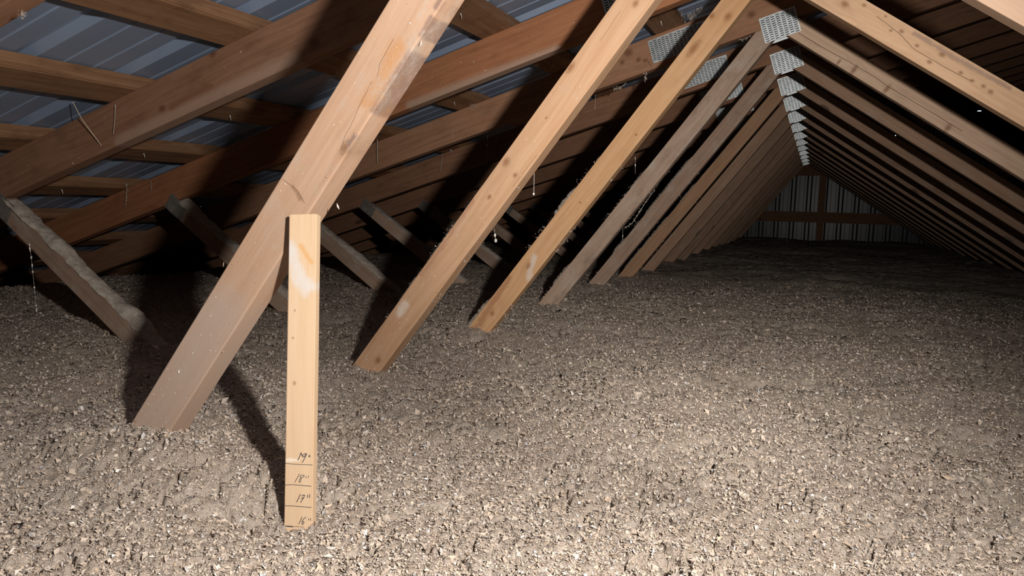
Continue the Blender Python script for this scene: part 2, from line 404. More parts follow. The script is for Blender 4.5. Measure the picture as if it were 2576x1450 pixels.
proto = {}
def member(truss, name, key, poly, ang, mat):
    if key not in proto:
        o = board_poly(name, poly, T, ang, mat, truss); proto[key] = o
    else:
        o = proto[key].copy(); link(o, truss)
    return o
aW, aR, aS, aC = math.atan(MW), math.atan(MR), math.atan(MS), math.atan(MC)
TR = {}
for k in range(1, 17):
    t_ = empty('roof_truss', (0, yT(k), ZO)); P_ = {}
    P_['chord'] = member(t_, 'top_chord', 'c', ch_poly, aC, M_chord)
    P_['chord_r'] = member(t_, 'top_chord', 'cr', mir(ch_poly), -aC, M_chord)
    P_['web'] = member(t_, 'web', 'w', web_poly, aW, M_web)
    P_['rweb'] = member(t_, 'web', 'r', rw_poly, aR, M_web)
    P_['sweb'] = member(t_, 'web', 's', s_poly, aS, M_web_far)
    member(t_, 'bottom_chord', 'b', bc_poly, 0, M_chord)
    if k >= 6:
        for key, poly, an in (('wm', web_poly, -aW), ('rm', rw_poly, -aR), ('sm', s_poly, -aS)): member(t_, 'web', key, mir(poly), an, M_web_far)
    teeth = k <= 12
    add_plate(t_, 'joint', -0.148, 0.585, aC, teeth=teeth)
    add_plate(t_, 'splice', -0.466, 0.550, aC, teeth=teeth)
    add_plate(t_, 'heel', -2.088, -0.047, aS, back=False, teeth=False)
    lab = {1: 'nearest roof truss, its diagonal web leaning over the marked stick',
           2: 'second roof truss from the marked stick, with insulation heaped on its short web'}.get(k, '%s roof truss counting back from the marked stick' % ORD[k-1])
    tag(t_, lab, 'roof truss', 'row of timber roof trusses'); TR[k] = P_

def own_material(o, mat):
    o.material_slots[0].link = 'OBJECT'; o.material_slots[0].material = mat
def cpos(key): return tuple(proto[key]['_c'])
def K(key, k, px, py, rx, rz): lx, lz = to_local(cpos(key), px, py, yT(k)); return (lx, lz, rx, rz)
def PLN(key, k, pts): return [to_local(cpos(key), a, b_, yT(k)) for a, b_ in pts]
STN = (0.17, 0.108, 0.09)
own_material(TR[1]['web'], wood('pine_web_with_dark_streak', (0.475, 0.312, 0.212), (0.395, 0.238, 0.148), dust=0.36, auto_knots=False, mottle=0.22,
    knots=[K('w', 1, 868, 372, 0.010, 0.005)],
    cracks=[(PLN('w', 1, [(990, 98), (955, 160), (948, 195)]), 0.00035), (PLN('w', 1, [(935, 205), (905, 265), (880, 320), (866, 345), (858, 378)]), 0.00035), (PLN('w', 1, [(712, 452), (748, 480), (766, 512)]), 0.0004)],
    stains=[(PLN('w', 1, [(1108, 0), (1096, 18)]), 0.004, STN, 2.0), (PLN('w', 1, [(1084, 46), (1058, 88)]), 0.004, STN, 2.0), (PLN('w', 1, [(1030, 135), (990, 195), (937, 278)]), 0.0055, STN, 1.8), (PLN('w', 1, [(892, 340), (878, 362)]), 0.0035, STN, 2.0), (PLN('w', 1, [(560, 790), (470, 930), (340, 1130)]), 0.050, (0.43, 0.335, 0.275), 0.8),
            (PLN('w', 1, [(1000, 120), (925, 260)]), 0.012, (0.44, 0.22, 0.09)), (PLN('w', 1, [(738, 470), (756, 500)]), 0.004, (0.25, 0.14, 0.08))]))
own_material(TR[2]['web'], wood('pine_web_small_knots', (0.52, 0.328, 0.20), (0.42, 0.235, 0.125), dust=0.16, auto_knots=False, mottle=0.25,
    knots=[K('w', 2, 1273, 408, .009, .007), K('w', 2, 1296, 441, .005, .004), K('w', 2, 1231, 496, .005, .004), K('w', 2, 1599, 9, .007, .005), K('w', 2, 951, 907, .008, .006), K('w', 2, 1435, 170, .012, .006), K('w', 2, 1374, 297, .003, .002)],
    cracks=[(PLN('w', 2, [(1561, 28), (1530, 75), (1510, 102)]), 0.0004), (PLN('w', 2, [(1350, 390), (1290, 470)]), 0.0004)],
    stains=[(PLN('w', 2, [(1190, 505), (1120, 610), (1060, 690)]), 0.006, (0.33, 0.17, 0.10)), (PLN('w', 2, [(1000, 790), (960, 860)]), 0.010, (0.42, 0.235, 0.135)), (PLN('w', 2, [(1020, 765), (1005, 790)]), 0.010, (0.60, 0.52, 0.45))]))
own_material(TR[3]['web'], wood('golden_pine_web_big_knots', (0.60, 0.365, 0.195), (0.48, 0.255, 0.115), dust=0.16, auto_knots=False, mottle=0.25,
    knots=[K('w', 3, 1745, 122, .024, .0085), K('w', 3, 1791, 40, .008, .006), K('w', 3, 1831, 42, .011, .0075), K('w', 3, 1331, 670, .010, .008), K('w', 3, 1238, 789, .007, .006), K('w', 3, 1600, 339, .004, .003), K('w', 3, 1459, 510, .003, .003)],
    stains=[(PLN('w', 3, [(1280, 700), (1240, 760), (1190, 840)]), 0.012, (0.32, 0.15, 0.07)), (PLN('w', 3, [(1345, 645), (1330, 700)]), 0.010, (0.55, 0.47, 0.40))]))
own_material(TR[4]['web'], wood('dusty_mottled_web', (0.44, 0.32, 0.24), (0.32, 0.21, 0.145), dust=0.40, mottle=0.7,
    cracks=[(PLN('w', 4, [(1905, 130), (1850, 200), (1810, 250)]), 0.0007)]))
own_material(TR[5]['web'], M_web_far); own_material(TR[6]['web'], wood('reddish_web', (0.46, 0.28, 0.165), (0.33, 0.175, 0.095), dust=0.25))
own_material(TR[2]['rweb'], wood('pale_web', (0.54, 0.375, 0.265), (0.47, 0.305, 0.20), dust=0.12, auto_knots=False, mottle=0.15))
own_material(TR[3]['rweb'], wood('knotty_split_web', (0.70, 0.465, 0.295), (0.56, 0.335, 0.19), dust=0.12, auto_knots=False, mottle=0.3,
    knots=[K('r', 3, a, b_, r_*0.75, r_*0.55) for a, b_, r_ in ((2174, 13, .006), (2228, 41, .004), (2268, 79, .007), (2241, 77, .005), (2307, 115, .006), (2370, 137, .009), (2338, 156, .007), (2417, 183, .006), (2446, 203, .006), (2474, 217, .007), (2492, 231, .008), (2125, 10, .012))],
    cracks=[(PLN('r', 3, [(2206, 41), (2262, 84), (2300, 124), (2374, 168), (2444, 204)]), 0.0008)],
    stains=[(PLN('r', 3, [(2300, 85), (2420, 155), (2540, 222)]), 0.006, (0.34, 0.225, 0.17))]))
own_material(TR[4]['rweb'], wood('long_split_web', (0.65, 0.46, 0.325), (0.50, 0.325, 0.215), dust=0.18, auto_knots=False, mottle=0.35,
    knots=[K('r', 4, 2148, 176, .006, .016), K('r', 4, 2110, 156, .004, .010), K('r', 4, 2231, 224, .006, .014), K('r', 4, 2385, 322, .007, .012)],
    cracks=[(PLN('r', 4, [(2009, 83), (2070, 120), (2132, 153), (2202, 195), (2233, 217), (2357, 291), (2420, 330)]), 0.0012)]))
CH_L, CH_D = (0.37, 0.195, 0.115), (0.245, 0.118, 0.065)
own_material(TR[2]['chord'], wood('brown_chord_grey_edge', CH_L, CH_D, dust=0.10, auto_knots=False, mottle=0.45,
    knots=[K('c', 2, 408, 274, .010, .008), K('c', 2, 563, 236, .008, .007), K('c', 2, 791, 109, .014, .011), K('c', 2, 535, 135, .010, .007)],
    stains=[(PLN('c', 2, [(300, 355), (480, 270), (640, 195), (740, 150)]), 0.020, (0.40, 0.265, 0.19), 0.7), (PLN('c', 2, [(430, 270), (530, 215)]), 0.010, (0.20, 0.09, 0.045))]))
own_material(TR[3]['chord'], wood('red_brown_chord', (0.35, 0.152, 0.072), (0.225, 0.09, 0.04), dust=0.08, auto_knots=False, mottle=0.4,
    stains=[(PLN('c', 3, [(1030, 265), (1200, 200), (1400, 125)]), 0.016, (0.38, 0.27, 0.20), 0.5)]))
own_material(TR[4]['chord'], wood('orange_knotty_chord', (0.40, 0.215, 0.125), (0.28, 0.135, 0.072), dust=0.10, mottle=0.35, auto_knots=False,
    knots=[K('c', 4, 1581, 133, .014, .012), K('c', 4, 1606, 150, .008, .007), K('c', 4, 1565, 157, .008, .007), K('c', 4, 1890, 36, .012, .010), K('c', 4, 1622, 152, .006, .006)],
    cracks=[(PLN('c', 4, [(1625, 145), (1638, 168)]), 0.001)]))

# ------------------------------------------------------------------ noise for the loose fill
def _hash(ix, iy, seed):
    h = (ix.astype(np.int64)*374761393+iy.astype(np.int64)*668265263+seed*1442695041) & 0xffffffff
    h = ((h ^ (h >> 13))*1274126177) & 0xffffffff
    return ((h ^ (h >> 16)) & 0xffffff)/float(0xffffff)
def vnoise(x, y, seed):
    ix = np.floor(x); iy = np.floor(y); fx = x-ix; fy = y-iy
    fx = fx*fx*fx*(fx*(fx*6-15)+10); fy = fy*fy*fy*(fy*(fy*6-15)+10)
    a = _hash(ix, iy, seed); b = _hash(ix+1, iy, seed); c = _hash(ix, iy+1, seed); d = _hash(ix+1, iy+1, seed)
    return (a*(1-fx)+b*fx)*(1-fy)+(c*(1-fx)+d*fx)*fy-0.5
def worley(x, y, seed):
    ix = np.floor(x); iy = np.floor(y); d1 = np.full(x.shape, 9.0); d2 = np.full(x.shape, 9.0)
    for ox in (-1, 0, 1):
        for oy in (-1, 0, 1):
            cx = ix+ox; cy = iy+oy
            dx = cx+_hash(cx, cy, seed)-x; dy = cy+_hash(cx, cy, seed+5)-y
            d = dx*dx+dy*dy; m = d < d1
            d2 = np.where(m, d1, np.minimum(d2, d)); d1 = np.where(m, d, d1)
    return np.sqrt(d1), np.sqrt(d2)
def rot2(x, y, a): return x*math.cos(a)-y*math.sin(a), x*math.sin(a)+y*math.cos(a)
STICK_DZ = 0.0
def fill_height(x, y, fine=True):
    z = -0.402+0.030*vnoise(x*1.3+3, y*1.3, 1)+0.022*vnoise(x*3.1, y*3.1+7, 2)+0.016*vnoise(x*7.3+2, y*7.3, 3)
    z = z+0.020*np.clip((-1.2-x)/1.2, 0, 1)-0.30*np.clip((-2.75-x)/1.0, 0, 1)**1.3       # banks up at the left, falls to the eave
    for k in range(1, 9):                     # little heaps where the webs pass through
        hx, hy = -0.935, yT(k)+0.02
        z = z+0.022*np.exp(-(((x-hx)/0.13)**2+((y-hy)/0.10)**2))
    z = z+0.030*np.exp(-(((x+0.80)/0.16)**2+((y-0.74)/0.07)**2))+0.012*np.exp(-(((x+0.99)/0.10)**2+((y-0.72)/0.05)**2))-0.012*np.exp(-(((x+0.60)/0.06)**2+((y-0.70)/0.05)**2))
    if STICK_DZ: z = z+STICK_DZ*np.exp(-(((x+0.565)/0.10)**2+((y-0.70)/0.08)**2))
    if not fine: return z
    wx = x+0.010*vnoise(x*45, y*45, 21)+0.022*vnoise(x*14, y*14, 23); wy = y+0.010*vnoise(x*45+9, y*45, 22)+0.022*vnoise(x*14+5, y*14, 24)
    a, b = rot2(wx, wy, 0.5); d1, d2 = worley(a*20, b*20, 31)
    z = z+0.0095*(1-np.minimum(d1, 1)**2)
    gate = vnoise(x*9, y*9+4, 41)+0.5*vnoise(x*23, y*23, 43)
    crack = np.clip(1-(d2-d1)/0.09, 0, 1)*np.clip((gate-0.08)*5, 0, 1)
    a, b = rot2(wx, wy, 1.7); e1, e2 = worley(a*52, b*52, 32)
    z = z+0.0050*(1-np.minimum(e1, 1)**2)
    pit = np.clip(1-(e2-e1)/0.16, 0, 1)*np.clip((vnoise(x*17, y*17+11, 44)+0.6*vnoise(x*41, y*41, 46)-0.12)*6, 0, 1)
    z = z-0.024*crack-0.020*pit
    z = z+0.0065*vnoise(x*110, y*110, 51)+0.0060*vnoise(x*230, y*230, 52)
    return z

STICK_DZ = -0.4190-float(fill_height(np.array([-0.565]), np.array([0.70]), False)[0])
M_fill = NB('cellulose_fill')
b = M_fill; P = b.obj()
n1 = b.noise(P, 9, 4, 0.6); n2 = b.noise(P, 70, 4, 0.7); n3 = b.noise(P, 420, 3, 0.7)
col = b.mix(b.ramp(n1, 0.3, 0.7), (0.43, 0.350, 0.285), (0.475, 0.405, 0.340))
col = b.mix(b.math('MULTIPLY', b.ramp(n2, 0.45, 0.75), 0.5), col, (0.46, 0.355, 0.265))
col = b.mix(b.math('MULTIPLY', b.ramp(n3, 0.50, 0.75), 0.55), col, (0.60, 0.54, 0.47))
col = b.mix(b.math('MULTIPLY', b.ramp(n3, 0.46, 0.28), 0.5), col, (0.29, 0.225, 0.17))
b.link(col, b.b.inputs['Base Color']); b.b.inputs['Roughness'].default_value = 1.0; b.b.inputs['Specular IOR Level'].default_value = 0.05
b.bump(b.math('ADD', n3, b.math('MULTIPLY', n2, 0.6)), 0.9, 0.004)
M_fill = b.m
M_flake = vcol_mat('paper_flakes')

a0, a1 = math.radians(-80), math.radians(38)     # azimuth measured from +y, positive to the right
NA = 900
ang = np.concatenate([np.linspace(a0, a1, NA, endpoint=False), np.linspace(a1, a0+2*math.pi, 100, endpoint=False)])
X0, X1, YA, YB = XE-0.1, 2*XR-XE+0.1, YF+0.05, YG-0.10
dx, dy = np.sin(ang), np.cos(ang)
rmax = np.minimum(np.where(dx > 1e-9, X1/np.maximum(dx, 1e-9), np.where(dx < -1e-9, X0/np.minimum(dx, -1e-9), 1e9)), np.where(dy > 1e-9, YB/np.maximum(dy, 1e-9), np.where(dy < -1e-9, YA/np.minimum(dy, -1e-9), 1e9)))
NR = 620; u = np.linspace(0, 1, NR); r_in = 0.42
rr = r_in*(rmax[:, None]/r_in)**u[None, :]
GX = rr*dx[:, None]; GY = rr*dy[:, None]
GZ = fill_height(GX, GY)
NAn = len(ang); V = np.stack([GX, GY, GZ+ZO], -1).reshape(-1, 3)
ii, jj = np.meshgrid(np.arange(NAn), np.arange(NR-1), indexing='ij'); i2 = (ii+1) % NAn
Fq = np.stack([ii*NR+jj, ii*NR+jj+1, i2*NR+jj+1, i2*NR+jj], -1).reshape(-1, 4)
fill = np_mesh('loose_fill_insulation', V, Fq, M_fill)
tag(fill, 'deep bed of grey beige loose cellulose insulation covering the attic floor', 'insulation', kind='stuff')
disc = [(0, 0, float(fill_height(np.array([0.]), np.array([0.]))[0])+ZO)]
bm = bmesh.new(); c_ = bm.verts.new(disc[0]); rim = [bm.verts.new(V[i*NR]) for i in range(0, NAn, 10)]
for i in range(len(rim)): bm.faces.new((c_, rim[(i+1) % len(rim)], rim[i]))
tag(mesh_obj('fill_patch', bm, M_fill, fill), kind='stuff')

def flakes(cx, cy, cz, size, rng, flat=0.6, nrm=None):
    n = len(cx); th = rng.uniform(0, 2*np.pi, n)
    t = np.stack([np.cos(th), np.sin(th), rng.normal(0, flat, n)], -1); t /= np.linalg.norm(t, axis=1)[:, None]
    up = np.stack([rng.normal(0, flat*0.8, n), rng.normal(0, flat*0.8, n), np.ones(n)], -1)
    if nrm is not None: up = np.asarray(nrm)[None, :]+rng.normal(0, 0.25, (n, 3)); t = rng.normal(0, 1, (n, 3))
    s = np.cross(up, t); s /= np.linalg.norm(s, axis=1)[:, None]; w = np.cross(t, s)
    a = size*rng.uniform(0.55, 1.2, n); b_ = size*rng.uniform(0.25, 0.75, n); c = size*rng.uniform(-0.25, 0.35, n)
    o = np.stack([cx, cy, cz], -1)
    k = rng.uniform(0.4, 1.0, (n, 4))
    p0 = o-t*(a*k[:, 0])[:, None]; p1 = o+s*(b_*k[:, 1])[:, None]+w*c[:, None]; p2 = o+t*(a*k[:, 2])[:, None]+w*(c*0.4)[:, None]; p3 = o-s*(b_*k[:, 3])[:, None]+w*(c*0.8)[:, None]
    Vv = np.stack([p0, p1, p2, p3], 1).reshape(-1, 3); Ff = np.arange(4*n).reshape(-1, 4)
    pal = np.array([[0.50, 0.41, 0.33], [0.56, 0.475, 0.39], [0.45, 0.365, 0.29], [0.54, 0.41, 0.295], [0.68, 0.63, 0.565], [0.86, 0.83, 0.78], [0.52, 0.52, 0.52], [0.37, 0.28, 0.195], [0.46, 0.53, 0.60]])
    pr_ = np.array([0.29, .27, .20, .08, .08, .022, .035, .02, .004]); pr_ /= pr_.sum()
    ci = rng.choice(len(pal), n, p=pr_); c3 = pal[ci]*rng.uniform(0.90, 1.10, (n, 1))*1.04
    return Vv, Ff, np.repeat(c3, 4, 0)
NF = 720000
fa = RNG.uniform(math.radians(-72), math.radians(30), NF); fr = np.exp(RNG.uniform(math.log(0.62), math.log(4.2), NF))
fx, fy = fr*np.sin(fa), fr*np.cos(fa)
keep = RNG.uniform(0, 1, NF) < 0.88+0.5*vnoise(fx*6, fy*6, 71)+0.5*vnoise(fx*19, fy*19, 72); fx, fy, fr = fx[keep], fy[keep], fr[keep]
fz = fill_height(fx, fy)+RNG.uniform(-0.0012, 0.0032, len(fx))+ZO
sz = 0.0026*np.exp(RNG.normal(0, 0.42, len(fx)))*np.clip(0.75+0.25*fr, 0.9, 1.5)
big = RNG.uniform(0, 1, len(fx)) < 0.012; sz = np.where(big, sz*1.9, sz)
Vv, Ff, Cc = flakes(fx, fy, fz, sz, RNG, 0.58); Cc = Cc*0.75+0.25*np.array([0.52, 0.435, 0.355])
tag(np_mesh('paper_flakes', Vv, Ff, M_flake, fill, smooth=False, tint=Cc), kind='stuff')

# ------------------------------------------------------------------ the marked depth stick
M_stick = wood('fresh_pine_lath', (0.74, 0.53, 0.335), (0.68, 0.455, 0.265), dust=0.05, auto_knots=False, mottle=0.06)
M_ink = plain('pencil_marker_ink', (0.045, 0.045, 0.05), 0.7)
ST_B = Vector((-0.5809, 0.7107, -0.400)); ST_T = Vector((-0.6128, 0.7660, -0.0228))
eL = (ST_T-ST_B).normalized(); turn = math.radians(11)
eW = Vector((math.cos(turn), math.sin(turn), 0)); eW = (eW-eL*eW.dot(eL)).normalized(); eN = eW.cross(eL)   # eN points to the camera
if eN.y > 0: eN = -eN
W_, TH, LEN, DOWN = 0.0372, 0.0125, (ST_T-ST_B).length, 0.395
stick = empty('measuring_stick', ST_B+Vector((0, 0, ZO)))
tag(stick, 'pale wooden depth stick with handwritten inch marks standing in the insulation', 'measuring stick')
stick.matrix_world = Matrix(((eL.x, -eN.x, -eW.x, ST_B.x), (eL.y, -eN.y, -eW.y, ST_B.y), (eL.z, -eN.z, -eW.z, ST_B.z+ZO), (0, 0, 0, 1)))
# local: x up the stick, -y towards the camera, -z across the face to the right
bm = bmesh.new(); bm_box(bm, (-DOWN, 0, -W_), (LEN, TH, 0))
bmesh.ops.bevel(bm, geom=list(bm.edges), offset=0.0012, segments=2, affect='EDGES')
lath = mesh_obj('lath', bm, M_stick, stick)
sx0, sx1 = 0.228, 0.285
own = wood('fresh_pine_lath_stained', (0.68, 0.495, 0.325), (0.62, 0.425, 0.26), dust=0.05, auto_knots=False, mottle=0.06,
    knots=[(0.228, -0.008, .0016, .0012), (0.172, -0.011, .0026, .002), (0.262, -0.010, .0016, .0012)],
    stains=[([(0.345, -0.002), (0.325, -0.010), (0.300, -0.022), (0.292, -0.032)], 0.0075, (0.56, 0.52, 0.48)), ([(0.335, -0.003), (0.305, -0.010), (0.288, -0.024)], 0.009, (0.56, 0.52, 0.48)),
            ([(0.343, -0.017), (0.333, -0.023), (0.322, -0.031)], 0.0035, (0.56, 0.31, 0.12)), ([(0.0775, -0.001), (0.0775, -0.018)], 0.0025, (0.72, 0.63, 0.52))])
lath.data.materials[0] = own
def stick_uv(cx, cy):                        # writing traced as (across, along) on the face
    xl = 222-(cy-300)*0.022; xr = 606-(cy-300)*0.020
    ys = [(1297, -0.0028), (1003, 0.0217), (697, 0.0473), (390, 0.0730), (200, 0.0890)]
    for (ya, la), (yb, lb) in zip(ys[:-1], ys[1:]):
        if cy >= yb or (yb == 200): v_ = la+(cy-ya)*(lb-la)/(yb-ya); break
    return (cx-xl)/(xr-xl)*W_, v_
def ink(name, strokes, w):
    bm = bmesh.new(); yy = -0.0003
    for st in strokes:
        pts = [Vector(stick_uv(*q)) for q in st]
        for a, c in zip(pts[:-1], pts[1:]):
            d = (c-a); 
            if d.length < 1e-6: continue
            d.normalize(); nn = Vector((-d.y, d.x))*w*0.5; a2 = a-d*w*0.25; c2 = c+d*w*0.25
            bm.faces.new([bm.verts.new((q.y, yy, -q.x)) for q in (a2+nn, a2-nn, c2-nn, c2+nn)])
    return mesh_obj(name, bm, M_ink, stick)
ink('handwritten_number', [[(445, 222), (425, 280), (400, 335)], [(447, 225), (455, 262), (478, 285), (505, 262), (520, 235), (490, 240), (462, 262)], [(522, 235), (495, 300), (460, 365)], [(553, 255), (551, 283)], [(568, 255), (566, 280)]], 0.0009)['label'] = 'handwritten 19 inch mark'
ink('handwritten_number', [[(422, 530), (392, 590), (357, 655)], [(485, 545), (455, 548), (428, 565), (445, 590), (440, 625), (428, 655), (415, 640), (425, 610), (450, 585), (480, 570), (487, 548)], [(510, 560), (510, 590)], [(545, 552), (540, 582)]], 0.0007)['label'] = 'handwritten 18 inch mark'
ink('handwritten_number', [[(432, 825), (410, 880), (380, 940)], [(450, 850), (470, 835), (492, 838), (465, 890), (435, 945)], [(444, 884), (482, 876)], [(532, 830), (530, 870)], [(560, 822), (557, 870)]], 0.0009)['label'] = 'handwritten 17 inch mark'
ink('handwritten_number', [[(452, 1155), (432, 1205), (408, 1258)], [(508, 1150), (470, 1185), (450, 1230), (455, 1262), (475, 1245), (478, 1220), (455, 1215)], [(548, 1170), (540, 1195)], [(570, 1165), (572, 1200)]], 0.0008)['label'] = 'handwritten 16 inch mark'
for st, w in (([(220, 385), (330, 392), (600, 395)], .0006), ([(225, 700), (330, 690), (580, 702)], .0007), ([(205, 1003), (330, 1000), (580, 1008)], .0007), ([(200, 1298), (325, 1300)], .0014), ([(325, 1297), (480, 1298)], .0005)):
    ink('inch_line', [st], w)

# ------------------------------------------------------------------ fluff, drifts and cobwebs
M_fluff = NB('clinging_fluff'); b = M_fluff; P = b.obj()
n1 = b.noise(P, 60, 4, 0.7); col = b.mix(b.ramp(n1, 0.3, 0.7), (0.36, 0.30, 0.245), (0.50, 0.44, 0.375))
b.link(col, b.b.inputs['Base Color']); b.b.inputs['Roughness'].default_value = 1.0; b.b.inputs['Specular IOR Level'].default_value = 0.05
b.bump(b.noise(P, 300, 3, 0.7), 0.8, 0.003); M_fluff = b.m
M_thread = plain('cobweb_thread', (0.55, 0.52, 0.47), 0.9); M_bit = plain('white_paper_bit', (0.82, 0.78, 0.72), 0.9)

def blob(bm, c, r, rng, sub=1, stretch=(1, 1, 1)):
    n0 = set(bm.verts); bmesh.ops.create_icosphere(bm, subdivisions=sub, radius=1.0)
    for v in bm.verts:
        if v in n0: continue
        f = r*rng.uniform(0.62, 1.25); v.co = Vector((c[0]+v.co.x*f*stretch[0], c[1]+v.co.y*f*stretch[1], c[2]+v.co.z*f*stretch[2]))
rg = random.Random(5)

def scraps(name, centres, rad, n, size, parent=None, bright=0.95):
    C_ = []
    for c in centres:
        r_ = rad*rg.uniform(0.4, 1.3)
        for i in range(max(3, int(n*rg.uniform(0.4, 1.4)))): C_.append((c[0]+rg.gauss(0, r_*0.6), c[1]+rg.gauss(0, r_*0.6), c[2]+rg.gauss(0, r_*0.8)))
    C_ = np.array(C_); sz_ = np.array([size*rg.uniform(0.5, 1.5) for _ in C_])
    Vv, Ff, Cc = flakes(C_[:, 0], C_[:, 1], C_[:, 2], sz_, RNG, 0.9)
    return np_mesh(name, Vv, Ff, M_flake, parent, False, np.clip(Cc, 0, 0.7)*bright)
def drift(k, s0, s1, hmax, label):
    """ridge of insulation lying along the upper face of a short web"""
    d = np.array([math.cos(aS), math.sin(aS)]); nrm = np.array([-math.sin(aS), math.cos(aS)])
    p0 = np.array(isect(MS, sU, MC, KB)); n = int((s1-s0)/0.004); m = 11
    ss = np.linspace(s0, s1, n); tt = np.linspace(0, 1, m)
    SSg, TT = np.meshgrid(ss, tt, indexing='ij')
    yy = -0.004+(T+0.008)*TT; prof = np.sqrt(np.clip(1-(2*TT-1)**2, 0, 1))
    hh = hmax*(0.35+0.65*np.clip(0.55+1.5*vnoise(SSg*9, TT*0+k, 81)+0.5*vnoise(SSg*31, TT*0+k, 82), 0.05, 1.3))
    d1, _ = worley(SSg*30, yy*30+k*3, 83); hh = hh*(0.90+0.16*(1-np.minimum(d1, 1)**2))
    hh = hh*prof*np.clip((SSg-s0)/0.02, 0, 1)*np.clip((s1-SSg)/0.02, 0, 1)+vnoise(SSg*150, yy*150, 84)*0.003-0.0015
    yy = yy+vnoise(SSg*40, TT*3, 85)*0.010
    Xp = p0[0]+d[0]*SSg+nrm[0]*hh; Zp = p0[1]+d[1]*SSg+nrm[1]*hh
    V_ = np.stack([Xp, yy+yT(k), Zp+ZO], -1).reshape(-1, 3)
    i_, j_ = np.meshgrid(np.arange(n-1), np.arange(m-1), indexing='ij')
    F_ = np.stack([i_*m+j_, (i_+1)*m+j_, (i_+1)*m+j_+1, i_*m+j_+1], -1).reshape(-1, 4)
    tag(np_mesh('insulation_drift', V_, F_, M_fluff), label, 'insulation', kind='stuff')
drift(2, 0.0, 0.72, 0.024, 'lumpy grey insulation lying along the short web at far left')
drift(3, 0.0, 0.66, 0.024, 'dim insulation drift on the short web of the third truss')
drift(4, 0.02, 0.66, 0.016, 'thin insulation drift on the short web seen right of the marked stick')
drift(5, 0.02, 0.66, 0.014, 'thin insulation drift on the short web of the fifth truss')
drift(6, 0.02, 0.66, 0.018, 'insulation drift on the short web of the sixth truss')

def lip(k, s1, hmax, nm):
    d = np.array([math.cos(aW), math.sin(aW)]); nrm = np.array([-math.sin(aW), math.cos(aW)])
    p0 = np.array([(-0.405-wU)/MW, -0.405]); n = int(s1/0.0025); m = 9
    SSg, TT = np.meshgrid(np.linspace(0, s1, n), np.linspace(0, 1, m), indexing='ij')
    yy = -0.0015+(T+0.003)*TT; prof = np.clip(1-np.abs(2*TT-1)**4, 0, 1)
    cover = np.clip(0.75+2.2*vnoise(SSg*9+k*3.1, TT*0.5, 94)+1.2*vnoise(SSg*27, TT*1.5+k, 95)-0.5*SSg/s1, 0, 1)
    d1, _ = worley(SSg*85+k*5, yy*85, 96)
    hh = hmax*cover*(0.35+0.75*(1-np.minimum(d1, 1)**2))*prof*np.clip((s1-SSg)/0.05, 0, 1)+vnoise(SSg*300, yy*300+k, 97)*0.002*cover-0.0009
    V_ = np.stack([p0[0]+d[0]*SSg+nrm[0]*hh, yy+yT(k), p0[1]+d[1]*SSg+nrm[1]*hh+ZO], -1).reshape(-1, 3)
    i_, j_ = np.meshgrid(np.arange(n-1), np.arange(m-1), indexing='ij')
    F_ = np.stack([i_*m+j_, (i_+1)*m+j_, (i_+1)*m+j_+1, i_*m+j_+1], -1).reshape(-1, 4)
    tag(np_mesh('insulation_lip', V_, F_, M_fluff), 'ragged lip of grey insulation on the upper face of the %s truss diagonal' % nm, 'insulation', kind='stuff')
for k, s1, hm, nm in ((2, 0.55, 0.006, 'second'), (3, 0.76, 0.012, 'third'), (4, 0.80, 0.010, 'fourth'), (5, 0.80, 0.010, 'fifth'), (6, 0.75, 0.009, 'sixth')): lip(k, s1, hm, nm)
# fluff caught along the webs' edges: torn scraps in loose clusters
for k, s_hi, dens, nm in ((1, 0.06, 60, 'nearest'), (2, 0.55, 130, 'second'), (3, 0.66, 330, 'third'), (4, 0.72, 260, 'fourth'), (5, 0.72, 200, 'fifth'), (6, 0.6, 120, 'sixth')):
    dU = Vector((math.cos(aW), 0, math.sin(aW))); nU = Vector((-math.sin(aW), 0, math.cos(aW)))
    f0 = Vector(((-0.40-wU)/MW, yT(k), -0.40)); fC = Vector(((-0.40-wC)/MW, yT(k), -0.40)); X_, Y_, Z_, S_ = [], [], [], []
    for i in range(dens//2):
        up = rg.random() < 0.66; s = s_hi*rg.random()**1.3; n = rg.randint(4, 16)
        if vnoise(np.array([s*13.0]), np.array([k*7.3]), 91)[0] < -0.12: continue
        base_ = (f0+dU*s) if up else (fC+dU*s); base_.y += rg.uniform(0, T*0.6); rad = rg.uniform(0.0015, 0.0058)
        for q_ in range(n):
            off = Vector((rg.gauss(0, rad), rg.gauss(0, rad), rg.gauss(0, rad)))+(nU if up else -nU)*rg.uniform(0, rad)
            q = base_+off; X_.append(q.x); Y_.append(q.y); Z_.append(q.z+ZO); S_.append(rg.uniform(0.0014, 0.0040))
    Vv, Ff, Cc = flakes(np.array(X_), np.array(Y_), np.array(Z_), np.array(S_), RNG, 0.9)
    tag(np_mesh('clinging_fluff', Vv, Ff, M_flake, None, False, np.clip(Cc, 0, 0.6)*0.95), 'tufts of insulation fluff stuck to the edges of the %s truss diagonal' % nm, 'insulation', kind='stuff')

